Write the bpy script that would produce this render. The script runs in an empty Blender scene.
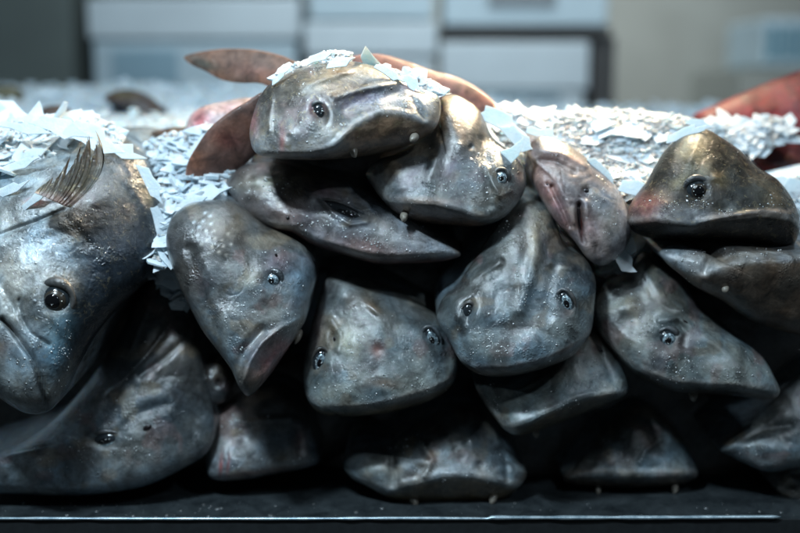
import bpy, math, random
import numpy as np
random.seed(7); RNG = np.random.RandomState(11)
SC = bpy.context.scene
COL = SC.collection

# ------------------------------------------------------------------ camera
CAM = np.array([0.0, -1.15, 0.43]); PITCH = math.radians(9.0)
FPX = 800 * 50 / 36.0
cd = bpy.data.cameras.new('camera'); cam = bpy.data.objects.new('camera', cd); COL.objects.link(cam)
cam.location = CAM; cam.rotation_euler = (math.radians(90) - PITCH, 0, 0)
cd.lens = 50; cd.sensor_width = 36; cd.clip_start = 0.05; cd.clip_end = 50
cd.dof.use_dof = True; cd.dof.focus_distance = 1.10; cd.dof.aperture_fstop = 1.5
SC.camera = cam
cp, sp = math.cos(PITCH), math.sin(PITCH)

def ray(px, py):
    """direction of photo pixel, scaled so that its y component is 1"""
    a = (np.asarray(px, float) - 400) / FPX; b = -(np.asarray(py, float) - 266.5) / FPX
    dx = a; dy = cp + b * sp; dz = -sp + b * cp
    return np.stack([dx / dy, np.ones_like(dy), dz / dy], -1)
def at(px, py, Y):
    d = ray(px, py); return CAM + d * (np.asarray(Y, float) - CAM[1])[..., None]

# ------------------------------------------------------------------ noise
LAT = RNG.rand(32, 32, 32)
def vnoise(p):
    p = np.asarray(p, float); i = np.floor(p).astype(int); f = p - i; f = f * f * (3 - 2 * f)
    r = 0
    for a in (0, 1):
        for b in (0, 1):
            for c in (0, 1):
                w = (f[..., 0] if a else 1 - f[..., 0]) * (f[..., 1] if b else 1 - f[..., 1]) * (f[..., 2] if c else 1 - f[..., 2])
                r = r + w * LAT[(i[..., 0] + a) % 32, (i[..., 1] + b) % 32, (i[..., 2] + c) % 32]
    return r * 2 - 1
def fbm(p, o=4):
    r = 0; a = 1.0; s = 0
    for k in range(o):
        r = r + a * vnoise(p * 2 ** k + 7.3 * k); s += a; a *= .5
    return r / s

# ------------------------------------------------------------------ object helpers
def mesh(name, V, F, mat, parent=None, loc=None, col=None, smooth=True):
    V = np.asarray(V, float)
    if parent is not None: o0 = np.array(parent['_o'])
    else:
        o0 = np.array(loc if loc is not None else (0, 0, 0), float)
    m = bpy.data.meshes.new(name); m.from_pydata([tuple(v) for v in V - o0], [], F)
    m.materials.append(mat)
    if smooth: m.polygons.foreach_set('use_smooth', [True] * len(m.polygons))
    if col is not None:
        ca = m.color_attributes.new('skin', 'FLOAT_COLOR', 'POINT')
        c4 = np.ones((len(V), 4)); c4[:, :3] = col; ca.data.foreach_set('color', c4.ravel())
    m.update()
    o = bpy.data.objects.new(name, m); COL.objects.link(o)
    if parent is not None:
        o.parent = parent; o['_o'] = list(o0)
    else:
        o.location = o0; o['_o'] = list(o0)
    return o
def empty(name, loc):
    o = bpy.data.objects.new(name, None); COL.objects.link(o); o.location = loc; o['_o'] = list(loc); o.empty_display_size = .02
    return o
def tag(o, label=None, cat=None, group=None, kind=None):
    if label: o['label'] = label
    if cat: o['category'] = cat
    if group: o['group'] = group
    if kind: o['kind'] = kind
    return o
def boxes(lst, bev=0.0):
    V = []; F = []
    for (x0, y0, z0, x1, y1, z1) in lst:
        n = len(V)
        V += [(x0, y0, z0), (x1, y0, z0), (x1, y1, z0), (x0, y1, z0), (x0, y0, z1), (x1, y0, z1), (x1, y1, z1), (x0, y1, z1)]
        F += [[n + q for q in f] for f in ((0, 3, 2, 1), (4, 5, 6, 7), (0, 1, 5, 4), (1, 2, 6, 5), (2, 3, 7, 6), (3, 0, 4, 7))]
    return V, F
def bevel(o, w, seg=3):
    b = o.modifiers.new('bevel', 'BEVEL'); b.width = w; b.segments = seg; return o

# ------------------------------------------------------------------ materials
def newmat(name):
    m = bpy.data.materials.new(name); m.use_nodes = True; nt = m.node_tree
    return m, nt, nt.nodes['Principled BSDF']
def noise(nt, scale, detail=4, rough=.55, dist=0, vec=None):
    n = nt.nodes.new('ShaderNodeTexNoise'); n.inputs['Scale'].default_value = scale
    n.inputs['Detail'].default_value = detail; n.inputs['Roughness'].default_value = rough; n.inputs['Distortion'].default_value = dist
    if vec is not None: nt.links.new(vec, n.inputs['Vector'])
    return n
def geo(nt):
    return nt.nodes.new('ShaderNodeTexCoord').outputs['Object']
def mapr(nt, src, a, b, c, d):
    n = nt.nodes.new('ShaderNodeMapRange'); nt.links.new(src, n.inputs[0])
    for i, v in enumerate((a, b, c, d)): n.inputs[i + 1].default_value = v
    return n.outputs[0]
def math_(nt, op, a, b):
    n = nt.nodes.new('ShaderNodeMath'); n.operation = op
    for i, v in enumerate((a, b)):
        if isinstance(v, (int, float)): n.inputs[i].default_value = v
        else: nt.links.new(v, n.inputs[i])
    return n.outputs[0]
def mixc(nt, fac, a, b, mode='MIX'):
    n = nt.nodes.new('ShaderNodeMix'); n.data_type = 'RGBA'; n.blend_type = mode
    for s, v in ((n.inputs[0], fac), (n.inputs[6], a), (n.inputs[7], b)):
        if isinstance(v, (int, float)): s.default_value = v
        elif isinstance(v, tuple): s.default_value = (*v, 1)
        else: nt.links.new(v, s)
    return n.outputs[2]

def skin_mat(name, coat=.55, rough=(.3, .5), bump=.5, gold=0.0, spark=1.0, fine=420, silver=0.0):
    m, nt, P = newmat(name); L = nt.links
    at_ = nt.nodes.new('ShaderNodeAttribute'); at_.attribute_name = 'skin'
    v = geo(nt)
    n1 = noise(nt, 55, 6, .62, .6, v); n2 = noise(nt, 260, 5, .6, .3, v); n3 = noise(nt, fine * 2, 3, .6, 0, v)
    f1 = mapr(nt, n1.outputs['Fac'], .32, .68, .42, 1.7); f2 = mapr(nt, n2.outputs['Fac'], .3, .7, .8, 1.2)
    f = math_(nt, 'MULTIPLY', f1, f2)
    sc = nt.nodes.new('ShaderNodeVectorMath'); sc.operation = 'SCALE'
    gn = nt.nodes.new('ShaderNodeVectorMath'); gn.operation = 'SCALE'; gn.inputs['Scale'].default_value = 1.15
    L.new(at_.outputs['Color'], gn.inputs[0]); L.new(gn.outputs[0], sc.inputs[0]); L.new(f, sc.inputs['Scale'])
    # brownish and bluish drift of the pigment
    n4 = noise(nt, 22, 3, .5, .4, v)
    tint = mixc(nt, mapr(nt, n4.outputs['Fac'], .35, .65, 0, 1), (1.12, .98, .86), (.9, 1.02, 1.12))
    c = mixc(nt, 1.0, sc.outputs[0], tint, 'MULTIPLY')
    if gold:
        n5 = noise(nt, 140, 4, .7, 1.2, v)
        c = mixc(nt, mapr(nt, n5.outputs['Fac'], .56, .66, 0, gold), c, (.32, .26, .15))
    L.new(c, P.inputs['Base Color'])
    L.new(mapr(nt, n2.outputs['Fac'], .3, .7, *rough), P.inputs['Roughness'])
    P.inputs['Metallic'].default_value = silver
    P.inputs['Coat Weight'].default_value = min(1, coat * 1.7); P.inputs['Coat Roughness'].default_value = .07
    P.inputs['Coat IOR'].default_value = 1.6
    P.inputs['Subsurface Weight'].default_value = .12; P.inputs['Subsurface Radius'].default_value = (.008, .005, .004); P.inputs['Subsurface Scale'].default_value = 1
    P.inputs['Specular IOR Level'].default_value = .4
    # wet slime: wrinkles + beads that only cluster in places
    vo = nt.nodes.new('ShaderNodeTexVoronoi'); vo.feature = 'SMOOTH_F1'; vo.inputs['Scale'].default_value = fine; L.new(v, vo.inputs['Vector'])
    bead = mapr(nt, vo.outputs['Distance'], .0, .45, 1, 0)
    nm = noise(nt, 38, 3, .6, .8, v); mask = mapr(nt, nm.outputs['Fac'], .54, .66, 0, 1)
    bead = math_(nt, 'MULTIPLY', bead, mask)
    h = math_(nt, 'ADD', math_(nt, 'MULTIPLY', n2.outputs['Fac'], .35), math_(nt, 'MULTIPLY', math_(nt, 'MULTIPLY', n3.outputs['Fac'], mask), .28))
    h = math_(nt, 'ADD', h, math_(nt, 'MULTIPLY', bead, .8 * spark))
    h = math_(nt, 'ADD', h, math_(nt, 'MULTIPLY', n1.outputs['Fac'], .6))
    b = nt.nodes.new('ShaderNodeBump'); b.inputs['Strength'].default_value = bump; b.inputs['Distance'].default_value = .0022
    L.new(h, b.inputs['Height']); L.new(b.outputs[0], P.inputs['Normal'])
    h2 = math_(nt, 'ADD', math_(nt, 'MULTIPLY', n2.outputs['Fac'], .8), math_(nt, 'MULTIPLY', n3.outputs['Fac'], .5))
    b2 = nt.nodes.new('ShaderNodeBump'); b2.inputs['Strength'].default_value = .6; b2.inputs['Distance'].default_value = .0010
    L.new(h2, b2.inputs['Height']); L.new(b.outputs[0], b2.inputs['Normal']); L.new(b2.outputs[0], P.inputs['Coat Normal'])
    return m
M = {}
M['shark'] = skin_mat('wet_shark_skin')
M['grouper'] = skin_mat('mottled_golden_skin', gold=.6, coat=.6)
M['blackgold'] = skin_mat('black_and_gold_skin', gold=.35, coat=.28, rough=(.35, .55))
M['blackgold'].node_tree.nodes['Principled BSDF'].inputs['Specular IOR Level'].default_value = .12
M['silver'] = skin_mat('silver_fish_skin', gold=.25, coat=.6, rough=(.25, .5), silver=.08, bump=.6, fine=330)
M['silver'].node_tree.nodes['Principled BSDF'].inputs['Specular IOR Level'].default_value = .25
M['fin'] = skin_mat('fin_skin', rough=(.5, .65), coat=.1, bump=.35, spark=.3)
M['finray'] = skin_mat('spiny_fin_skin', gold=.8, coat=.6, bump=.6)
def plain(name, c, rough=.5, coat=0, metal=0, spec=.5):
    m, nt, P = newmat(name); P.inputs['Base Color'].default_value = (*c, 1); P.inputs['Roughness'].default_value = rough
    P.inputs['Coat Weight'].default_value = coat; P.inputs['Coat Roughness'].default_value = .04; P.inputs['Metallic'].default_value = metal
    P.inputs['Specular IOR Level'].default_value = spec
    n = noise(nt, 90, 4, .6, 0, geo(nt))
    nt.links.new(mixc(nt, mapr(nt, n.outputs['Fac'], .3, .7, 0, 1), tuple(x * .75 for x in c), tuple(min(1, x * 1.2) for x in c)), P.inputs['Base Color'])
    return m
M['eyeball'] = plain('dark_eyeball', (.022, .028, .033), .12, 1)
M['iris'] = plain('silvery_iris', (.20, .27, .30), .25, 1, .3)
nt_ = M['iris'].node_tree; n_ = noise(nt_, 420, 3, .6, .5, geo(nt_))
nt_.links.new(mixc(nt_, mapr(nt_, n_.outputs['Fac'], .42, .58, 0, 1), (.07, .10, .12), (.42, .54, .60)), nt_.nodes['Principled BSDF'].inputs['Base Color'])
M['goldiris'] = plain('bronze_iris', (.05, .04, .03), .3, 1, .2)
M['pupil'] = plain('black_pupil', (.004, .004, .005), .05, 1)
M['flap'] = plain('pale_flap_skin', (.26, .23, .19), .4, .4)
M['hole'] = plain('dark_opening', (.012, .008, .009), .3, .4)
M['drop'] = plain('water_glint_bead', (.9, .95, .98), .4, .5, 1, 1.0)  # bright metal in place of water, so each bead shows as a glint
M['eyelid'] = plain('eyelid_skin', (.10, .12, .135), .25, .7)

# ------------------------------------------------------------------ the fish-head builder
def catmull(P, n):
    P = np.asarray(P, float); k = len(P)
    seg = np.linalg.norm(np.roll(P, -1, 0) - P, axis=1); cum = np.concatenate([[0], np.cumsum(seg)])
    t = np.linspace(0, cum[-1], n, endpoint=False); i = np.clip(np.searchsorted(cum, t, side='right') - 1, 0, k - 1)
    u = ((t - cum[i]) / seg[i])[:, None]
    p0, p1, p2, p3 = P[(i - 1) % k], P[i], P[(i + 1) % k], P[(i + 2) % k]
    return .5 * ((2 * p1) + (-p0 + p2) * u + (2 * p0 - 5 * p1 + 4 * p2 - p3) * u ** 2 + (-p0 + 3 * p1 - 3 * p2 + p3) * u ** 3)

def seg_dist(px, py, pts):
    best = np.full(px.shape, 1e9)
    for (x0, y0), (x1, y1) in zip(pts[:-1], pts[1:]):
        dx, dy = x1 - x0, y1 - y0; t = np.clip(((px - x0) * dx + (py - y0) * dy) / (dx * dx + dy * dy + 1e-9), 0, 1)
        best = np.minimum(best, np.hypot(px - x0 - t * dx, py - y0 - t * dy))
    return best
def gau(px, py, x, y, rx, ry, ang=0):
    a = math.radians(ang); dx, dy = px - x, py - y
    u = dx * math.cos(a) + dy * math.sin(a); v = -dx * math.sin(a) + dy * math.cos(a)
    return np.exp(-((u / rx) ** 2 + (v / ry) ** 2))

class Body:
    """closed solid: front relief inside a traced silhouette plus a tapering body that runs back into the pile"""
    def __init__(s, out, c, Y0, H=.03, snout=90, tilt=(0, -.45), feats=(), paint=(), base=(.10, .12, .135), fold=None,
                 foldk=1.1, ventral=(.13, .10, .075), L=.16, rise=0.0, taper=.75, nt=230, nr=84, lump=.0022, seed=0, psn=4.5, mott=.75, bdir=None, grad=True):
        o = catmull(out, nt); cx, cy = c; s.c = c
        if grad and cy > 200 and L > .11: o = np.array(c) + (o - np.array(c)) * 1.035
        u = np.linspace(0, 1, nr); r = np.sin(u * math.pi / 2) ** .9; r[0] = 0
        R = r[1:, None]
        px = cx + R * (o[None, :, 0] - cx); py = cy + R * (o[None, :, 1] - cy)
        px = np.concatenate([[cx], px.ravel()]); py = np.concatenate([[cy], py.ravel()]); rr = np.concatenate([[0], np.repeat(r[1:], nt)])
        ang = np.degrees(np.arctan2(py - cy, px - cx)); cosd = np.cos(np.radians(ang - snout))
        p = 2.3 + (psn - 2.3) * np.clip(cosd, 0, 1) ** 1.5
        dome = H * np.sqrt(np.clip(1 - rr ** p, 0, 1))
        plane = Y0 + tilt[0] * (px - cx) * .001 + tilt[1] * (py - cy) * .001
        Y = plane - dome
        w = np.clip((1 - rr ** 6), 0, 1)
        q = np.stack([px * .02, py * .02, np.full_like(px, seed * 3.1)], -1)
        Y -= w * (lump * 2.2 * fbm(q * 1.3, 2) + lump * .3 * fbm(q * 5 + 9, 2))
        rid = 1 - np.abs(fbm(q * 2.1 + 50 + fbm(q * 1.1, 2)[:, None] * .8, 2)) * 3.2
        Y += w * .0007 * np.clip(rid, 0, 1) ** 3 * np.clip(.5 + 1.2 * fbm(q * 1.2 + 19, 2), 0, 1)
        colr = np.array(base)[None] * (1 + mott * fbm(q * 1.7 + 31, 4))[:, None]
        colr = colr * (1 + .16 * fbm(q * 6 + 3, 2))[:, None]
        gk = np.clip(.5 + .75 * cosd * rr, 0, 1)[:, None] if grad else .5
        colr = colr * (np.array((.50, .45, .41)) * (1 - gk) + np.array((1.30, 1.40, 1.42)) * gk)  # shade of the rear put into the skin: dark brown back, paler snout
        if grad:
            for off, cc, th_ in ((61, (.125, .085, .085), .27), (83, (.15, .125, .09), .22), (97, (.035, .034, .036), .18)):
                kk = np.clip((fbm(q * 2.3 + off + 5 * seed, 3) - th_) * 4, 0, .55)[:, None]; colr = colr * (1 - kk) + np.array(cc) * kk
        if fold is not None:
            fx = np.array([a for a, b in fold], float); fy = np.array([b for a, b in fold], float)
            yl = np.interp(px, fx, fy); inx = (px > fx[0] - 6) & (px < fx[-1] + 6)
            d = np.where(inx, np.maximum(py - yl, 0), 0)
            sd = np.sqrt(d * d + 4) - 2
            Y += foldk * sd * .001 * 1.0
            # rolled rim just above the fold
            e = np.exp(-((py - yl + 3) / 3.5) ** 2) * inx
            Y -= .0016 * e * w
            k = np.clip(d / 5.0, 0, 1)[:, None]; colr = colr * (1 - k) + np.array(ventral) * (1 + .4 * fbm(q * 4, 3))[:, None] * k
            lipk = (.55 * e)[:, None]; colr = colr * (1 - lipk) + np.array((.24, .235, .23)) * lipk
        for f in feats:
            k = f[0]
            if k == 'b': _, x, y, rx, ry, a, amp = f; Y -= amp * .0014 * gau(px, py, x, y, rx, ry, a) * w
            elif k == 'l': _, pts, wd, amp = f; Y -= amp * .0015 * np.exp(-(seg_dist(px, py, pts) / wd) ** 2) * w
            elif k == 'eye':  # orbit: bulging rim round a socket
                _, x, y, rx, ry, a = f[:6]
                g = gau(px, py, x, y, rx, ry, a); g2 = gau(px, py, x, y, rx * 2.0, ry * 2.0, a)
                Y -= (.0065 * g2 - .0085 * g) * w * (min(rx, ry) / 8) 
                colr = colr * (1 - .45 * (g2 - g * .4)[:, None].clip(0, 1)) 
        for (x, y, rx, ry, a, cc, st) in paint:
            g = gau(px, py, x, y, rx, ry, a) * (1 + .5 * fbm(q * 4 + 77, 3)); g = np.clip(g * st, 0, 1)[:, None]
            colr = colr * (1 - g) + np.array(cc) * g
        s.px, s.py, s.Y, s.rr = px, py, Y, rr
        V = at(px, py, Y)
        n = len(V); F = [[0, 1 + (j + 1) % nt, 1 + j] for j in range(nt)]
        for i in range(nr - 2):
            a0 = 1 + i * nt
            F += [[a0 + j, a0 + (j + 1) % nt, a0 + nt + (j + 1) % nt, a0 + nt + j] for j in range(nt)]
        # body behind
        rim = V[-nt:]; rc = rim.mean(0); B = ray(cx, cy); up_ = (cy > 200) and bdir is None; B = (np.array([cx * .0 + (400 - cx) * .0004, 1, .16]) if up_ else B); B = B / np.linalg.norm(B); taper = .92 if up_ else taper
        B = B if bdir is None else np.array(bdir) / np.linalg.norm(bdir)
        nb = 26; Vb = []; cb = []
        for v in np.linspace(0, 1, nb + 1)[1:]:
            sc_ = (1 - .02 * v - (1 - taper) * v ** 1.5) * math.sqrt(max(1 - v ** 6, 0)) if v < 1 else 0
            ringp = rc + (rim - rc) * max(sc_, 1e-3) + B * L * v + np.array([0, 0, rise * v * v])
            ringp = ringp + (fbm(ringp * 40 + seed, 2) * .003 * v)[:, None] * B
            Vb.append(ringp); cb.append(np.repeat(np.array(base)[None] * .9, nt, 0))
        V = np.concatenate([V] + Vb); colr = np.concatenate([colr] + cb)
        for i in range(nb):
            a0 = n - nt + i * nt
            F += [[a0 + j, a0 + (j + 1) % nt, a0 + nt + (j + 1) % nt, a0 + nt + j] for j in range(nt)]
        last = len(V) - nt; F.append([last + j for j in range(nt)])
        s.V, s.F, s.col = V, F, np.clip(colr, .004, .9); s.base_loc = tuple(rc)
    def depth(s, x, y):
        k = np.argmin((s.px - x) ** 2 + (s.py - y) ** 2); return s.Y[k]
    def point(s, x, y, out=0.0):
        return at(x, y, s.depth(x, y) - out)

def ellipsoid(c, rx, ry, rz, roll=0, n=24, m=14):
    """rx along picture-right, rz along up, ry along view; roll in degrees (clockwise in the photo)"""
    V = []; F = []
    for i in range(m + 1):
        t = math.pi * i / m
        for j in range(n):
            p = 2 * math.pi * j / n; V.append((math.sin(t) * math.cos(p), -math.cos(t), math.sin(t) * math.sin(p)))
    V = np.array(V) * (rx, ry, rz); a = math.radians(-roll)
    x = V[:, 0] * math.cos(a) - V[:, 2] * math.sin(a); z = V[:, 0] * math.sin(a) + V[:, 2] * math.cos(a)
    V = np.stack([x, V[:, 1], z], -1) + np.asarray(c)
    for i in range(m):
        for j in range(n):
            F.append([i * n + j, (i + 1) * n + j, (i + 1) * n + (j + 1) % n, i * n + (j + 1) % n])
    return V, F
def ring(c, rx, rz, tube, roll=0, a0=0, a1=360, n=40, m=10, push=0.0):
    V = []; F = []; a = math.radians(-roll); full = (a1 - a0) >= 360
    cnt = n if full else n + 1
    for i in range(cnt):
        t = math.radians(a0 + (a1 - a0) * i / n); tt = tube * (1 if full else math.sin(math.pi * (i + .3) / (n + .6)) ** .5)
        tt *= 1 + .25 * math.sin(3 * t + rx * 999)
        for j in range(m):
            p = 2 * math.pi * j / m; x = (rx + tt * math.cos(p)) * math.cos(t); z = -(rz + tt * math.cos(p)) * math.sin(t)
            V.append((x * math.cos(a) - z * math.sin(a), -tt * math.sin(p) * 1.1 - push * math.cos(t * 2), x * math.sin(a) + z * math.cos(a)))
    V = np.array(V) + np.asarray(c)
    for i in range(n if full else n):
        k = (i + 1) % cnt
        for j in range(m): F.append([i * m + j, i * m + (j + 1) % m, k * m + (j + 1) % m, k * m + j])
    return V, F

PX = .001
def add_eye(b, root, x, y, rx, ry, roll=0, style='silver', lid=True, out=.0):
    rx *= PX * 1.28; ry *= PX * 1.28; Y = b.depth(x, y); c = at(x, y, Y + .0005 - out)
    V, F = ellipsoid(c, rx * .95, min(rx, ry) * .6, ry * .95, roll); e = mesh('eye', V, F, M['eyeball'], root)
    if style in ('silver', 'gold', 'crescent'):
        mt = M['goldiris'] if style == 'gold' else M['iris']
        if style == 'crescent':
            V, F = ring(c + np.array([0, -min(rx, ry) * .42, 0]), rx * .62, ry * .55, min(rx, ry) * .16, roll, 20, 170)
        else:
            V, F = ellipsoid(c + np.array([rx * .06, -min(rx, ry) * .26, 0]), rx * .74, min(rx, ry) * .42, ry * .74, roll)
        mesh('iris', V, F, mt, e)
        V, F = ellipsoid(c + np.array([0, -min(rx, ry) * .52, 0]), rx * (.52 if style == 'gold' else .38), min(rx, ry) * .24, ry * (.52 if style == 'gold' else .38), roll, 18, 10); mesh('pupil', V, F, M['pupil'], e)
    ev = []; ef = []; er = np.random.RandomState(int(x))
    for k in range(7):
        a_, q_ = er.rand() * 6.28, .75 * math.sqrt(er.rand()); u_, w_ = q_ * math.cos(a_), q_ * math.sin(a_); ra = math.radians(-roll)
        dx_, dz_ = u_ * rx, w_ * ry; cc = c + np.array([dx_ * math.cos(ra) - dz_ * math.sin(ra), -min(rx, ry) * .76 * math.sqrt(max(0, 1 - q_ * q_)), dx_ * math.sin(ra) + dz_ * math.cos(ra)])
        sv, sf = ellipsoid(cc, *(np.array([1, .5, 1]) * (.0003 + .0006 * er.rand() ** 2)), 0, 8, 5); ef += [[len(ev) * 48 + t for t in f] for f in sf]; ev.append(sv)
    mesh('water_glint_beads', np.concatenate(ev), ef, M['drop'], e)['kind'] = 'stuff'  # bright beads added on the eye for sparkle
    if lid:
        V, F = ring(c + np.array([0, -.0002, 0]), rx * 1.12, ry * 1.12, min(rx, ry) * .3, roll, 170, 400); mesh('eyelid', V, F, M['shark'], root, col=np.tile(np.array((.055, .058, .06)), (len(V), 1)) * (1 + .5 * fbm(V * 400, 2))[:, None])
def add_hole(b, root, x, y, rx, ry, roll=0, name='spiracle'):
    c = b.point(x, y, -.0004); V, F = ellipsoid(c, rx * PX, min(rx, ry) * PX * .8, ry * PX, roll, 18, 10); mesh(name, V, F, M['hole'], root)
def add_flap(b, root, x, y, rx, ry, roll=0, Y=None):
    Yb = b.depth(x, y) if Y is None else Y; c = at(x, y, Yb - .001)
    V, F = ellipsoid((0, 0, 0), 1, 1, 1, 0, 20, 14); L_ = V[:, 2].copy(); tp = (.62 + .38 * (L_ + 1) / 2)
    hw = min(rx, ry) * PX * 1.15; V = np.stack([V[:, 0] * hw * tp, V[:, 1] * hw * 1.4 * tp, L_ * max(rx, ry) * PX * 1.05], -1); ra = math.radians(-roll); V = np.stack([V[:, 0] * math.cos(ra) - V[:, 2] * math.sin(ra), V[:, 1] - V[:, 2] * -.5, V[:, 0] * math.sin(ra) + V[:, 2] * math.cos(ra)], -1) + c
    V = V + (fbm(V * 300, 2) * .0009)[:, None]; mesh('nasal_flap', V, F, M['flap'], root)
def droplets(b, root, clusters, sizes=(.32, 1.1)):
    V = []; F = []; rs = np.random.RandomState(int(abs(b.c[0]) * 7 + abs(b.c[1])))
    ico = ellipsoid((0, 0, 0), 1, 1, 1, 0, 8, 5)
    for (x, y, rx, ry, n) in clusters:
        for _ in range(int(n * 1.5)):
            a, bb = rs.randn(2) * .7; qx, qy = x + a * rx, y + bb * ry
            k = np.argmin((b.px - qx) ** 2 + (b.py - qy) ** 2)
            if (b.px[k] - qx) ** 2 + (b.py[k] - qy) ** 2 > 9 or b.rr[k] > .985: continue
            if vnoise(np.array([qx * .16, qy * .16, 4.4])) < .05 - .25 * rs.rand(): continue
            r = (sizes[0] + (sizes[1] - sizes[0]) * rs.rand() ** 6) * PX
            c = at(qx, qy, b.Y[k]); n0 = len(V) and sum(len(v) for v in V) or 0
            V.append(ico[0] * r * (1 + .5 * rs.rand(), .45, 1 + .5 * rs.rand()) + c); F += [[n0 + t for t in f] for f in ico[1]]
    if V:
        o = mesh('water_glint_beads', np.concatenate(V), F, M['drop'], root); o['kind'] = 'stuff'

def fish(name, label, group, mat, b, cat='fish'):
    root = empty(name, b.base_loc); tag(root, label, cat, group)
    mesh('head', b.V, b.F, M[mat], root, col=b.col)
    return root

PINK = (.30, .15, .15); RED = (.22, .055, .05); PALE = (.30, .33, .35); BROWN = (.11, .085, .06); TAN = (.26, .225, .16); DARK = (.03, .036, .04); PURP = (.075, .05, .075); BLUE = (.20, .26, .30); WHITE = (.5, .52, .52)
GS = 'grey shark heads heaped in the pile'
SK = (.115, .135, .15)

# ---- bottom row
b = Body([(158, 281), (186, 309), (197, 343), (205, 386), (213, 421), (206, 450), (180, 468), (141, 485), (85, 493), (30, 492), (-20, 488), (-45, 470), (-10, 456), (30, 438), (58, 418), (82, 392), (106, 360), (125, 328), (143, 296)],
         (130, 430), .015, .034, snout=110, tilt=(0, -.35), seed=2, base=(.085, .10, .112),
         feats=[('eye', 105, 440, 15, 8, -8), ('l', [(175, 318), (150, 352), (118, 385), (108, 394)], 2.6, 3.0), ('l', [(190, 335), (165, 358), (140, 375)], 3, -2.5), ('l', [(150, 300), (140, 325), (130, 350)], 3, 2.2),
                ('l', [(120, 430), (140, 412), (165, 405)], 5, -2), ('b', 60, 470, 25, 14, 0, -3), ('b', 190, 430, 14, 30, 10, -4)],
         paint=[(120, 462, 50, 14, -5, (.16, .18, .19), .7), (165, 330, 20, 30, 20, (.12, .11, .11), .5)])
r = fish('shark', 'grey shark head with long creases above its eye, on the tray below the silver fish', GS, 'shark', b)
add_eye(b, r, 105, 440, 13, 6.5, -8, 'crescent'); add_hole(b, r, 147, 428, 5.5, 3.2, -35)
droplets(b, r, [(110, 425, 30, 20, 50), (130, 452, 18, 8, 30), (70, 455, 30, 10, 25), (140, 370, 18, 22, 40)])

b = Body([(208, 462), (210, 474), (222, 479), (251, 477), (283, 471), (308, 466), (318, 460), (316, 446), (311, 430), (306, 408), (295, 394), (275, 386), (244, 393), (227, 404), (214, 420), (209, 440)],
         (262, 434), .045, .028, snout=90, tilt=(.1, -.5), seed=4, base=(.105, .11, .118), psn=5,
         feats=[('b', 262, 445, 20, 14, -25, 3), ('b', 232, 445, 9, 14, 0, -2), ('l', [(298, 430), (300, 452)], 5, -3), ('l', [(240, 425), (262, 420), (290, 418)], 3, 1.5)],
         paint=[(221, 466, 2.2, 12, 5, RED, .8), (228, 466, 1.8, 12, 8, RED, .7), (262, 445, 22, 14, -20, (.22, .24, .25), .8), (300, 440, 6, 14, 0, (.12, .06, .055), .6), (255, 473, 40, 3, -8, (.2, .12, .1), .6)])
r = fish('shark', 'small blunt grey shark snout with red streaks, resting on the tray left of the middle', GS, 'shark', b)
droplets(b, r, [(240, 422, 16, 8, 45), (250, 455, 15, 10, 30), (300, 460, 8, 5, 12)])

b = Body([(347, 467), (350, 456), (363, 452), (382, 458), (393, 452), (400, 438), (417, 427), (435, 415), (453, 408), (474, 412), (490, 426), (501, 445), (514, 458), (524, 472), (520, 482), (511, 491), (495, 501), (461, 506), (420, 504), (392, 497), (369, 485), (354, 477)],
         (445, 463), .02, .034, snout=95, tilt=(0, -.55), seed=6, base=(.125, .145, .155), psn=5,
         fold=[(352, 484), (369, 486), (385, 491), (417, 483), (443, 476), (472, 476), (498, 482), (514, 486), (524, 484)], foldk=1.3, ventral=(.10, .075, .045),
         feats=[('b', 372, 470, 12, 12, 30, 3), ('l', [(393, 456), (392, 485)], 4, -4), ('b', 466, 443, 3, 3, 0, -3), ('b', 480, 465, 3.5, 3.5, 0, -2.5), ('l', [(420, 440), (432, 460), (424, 475)], 4, 2.5), ('l', [(505, 455), (508, 480)], 3, -3), ('b', 450, 440, 28, 14, 0, 3), ('b', 423, 468, 3, 3, 0, -3), ('b', 390, 448, 8, 5, 0, -3)],
         paint=[(380, 475, 18, 10, 30, BLUE, .5), (447, 470, 40, 7, -3, (.24, .24, .24), .6), (430, 460, 10, 10, 0, (.22, .16, .13), .4)])
r = fish('shark', 'grey shark snout at the bottom centre, two pale flaps under its wide arched lip', GS, 'shark', b)
add_flap(b, r, 414, 501, 7, 4.5, -25, .0); add_flap(b, r, 493, 498, 6, 4.5, 20, .0)
add_eye(b, r, 391, 449, 5, 3, 20, 'crescent', lid=False)
droplets(b, r, [(425, 470, 25, 8, 60), (470, 472, 28, 6, 50), (410, 445, 12, 10, 25), (500, 460, 8, 12, 20)])

b = Body([(566, 478), (578, 466), (592, 446), (611, 424), (634, 406), (654, 410), (676, 431), (689, 454), (696, 472), (690, 480), (670, 485), (621, 487), (589, 485), (572, 483)],
         (636, 453), .05, .03, snout=90, tilt=(0, -.5), seed=7, base=(.10, .12, .13), psn=5,
         fold=[(566, 476), (600, 475), (640, 476), (683, 475), (697, 474)], ventral=(.07, .055, .045),
         feats=[('b', 650, 437, 20, 18, 0, 2), ('b', 620, 455, 12, 12, 0, -2), ('l', [(640, 462), (646, 450), (660, 440)], 3, 2)],
         paint=[(647, 438, 14, 12, 0, (.17, .155, .145), .7)])
r = fish('shark', 'dim triangular grey shark snout on the tray, right of the bottom centre one', GS, 'shark', b)
add_flap(b, r, 675, 488, 5, 4, 10, .03); add_flap(b, r, 598, 490, 5, 3.5, 10, .03)
droplets(b, r, [(625, 455, 18, 14, 55), (660, 465, 14, 8, 25)])

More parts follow.
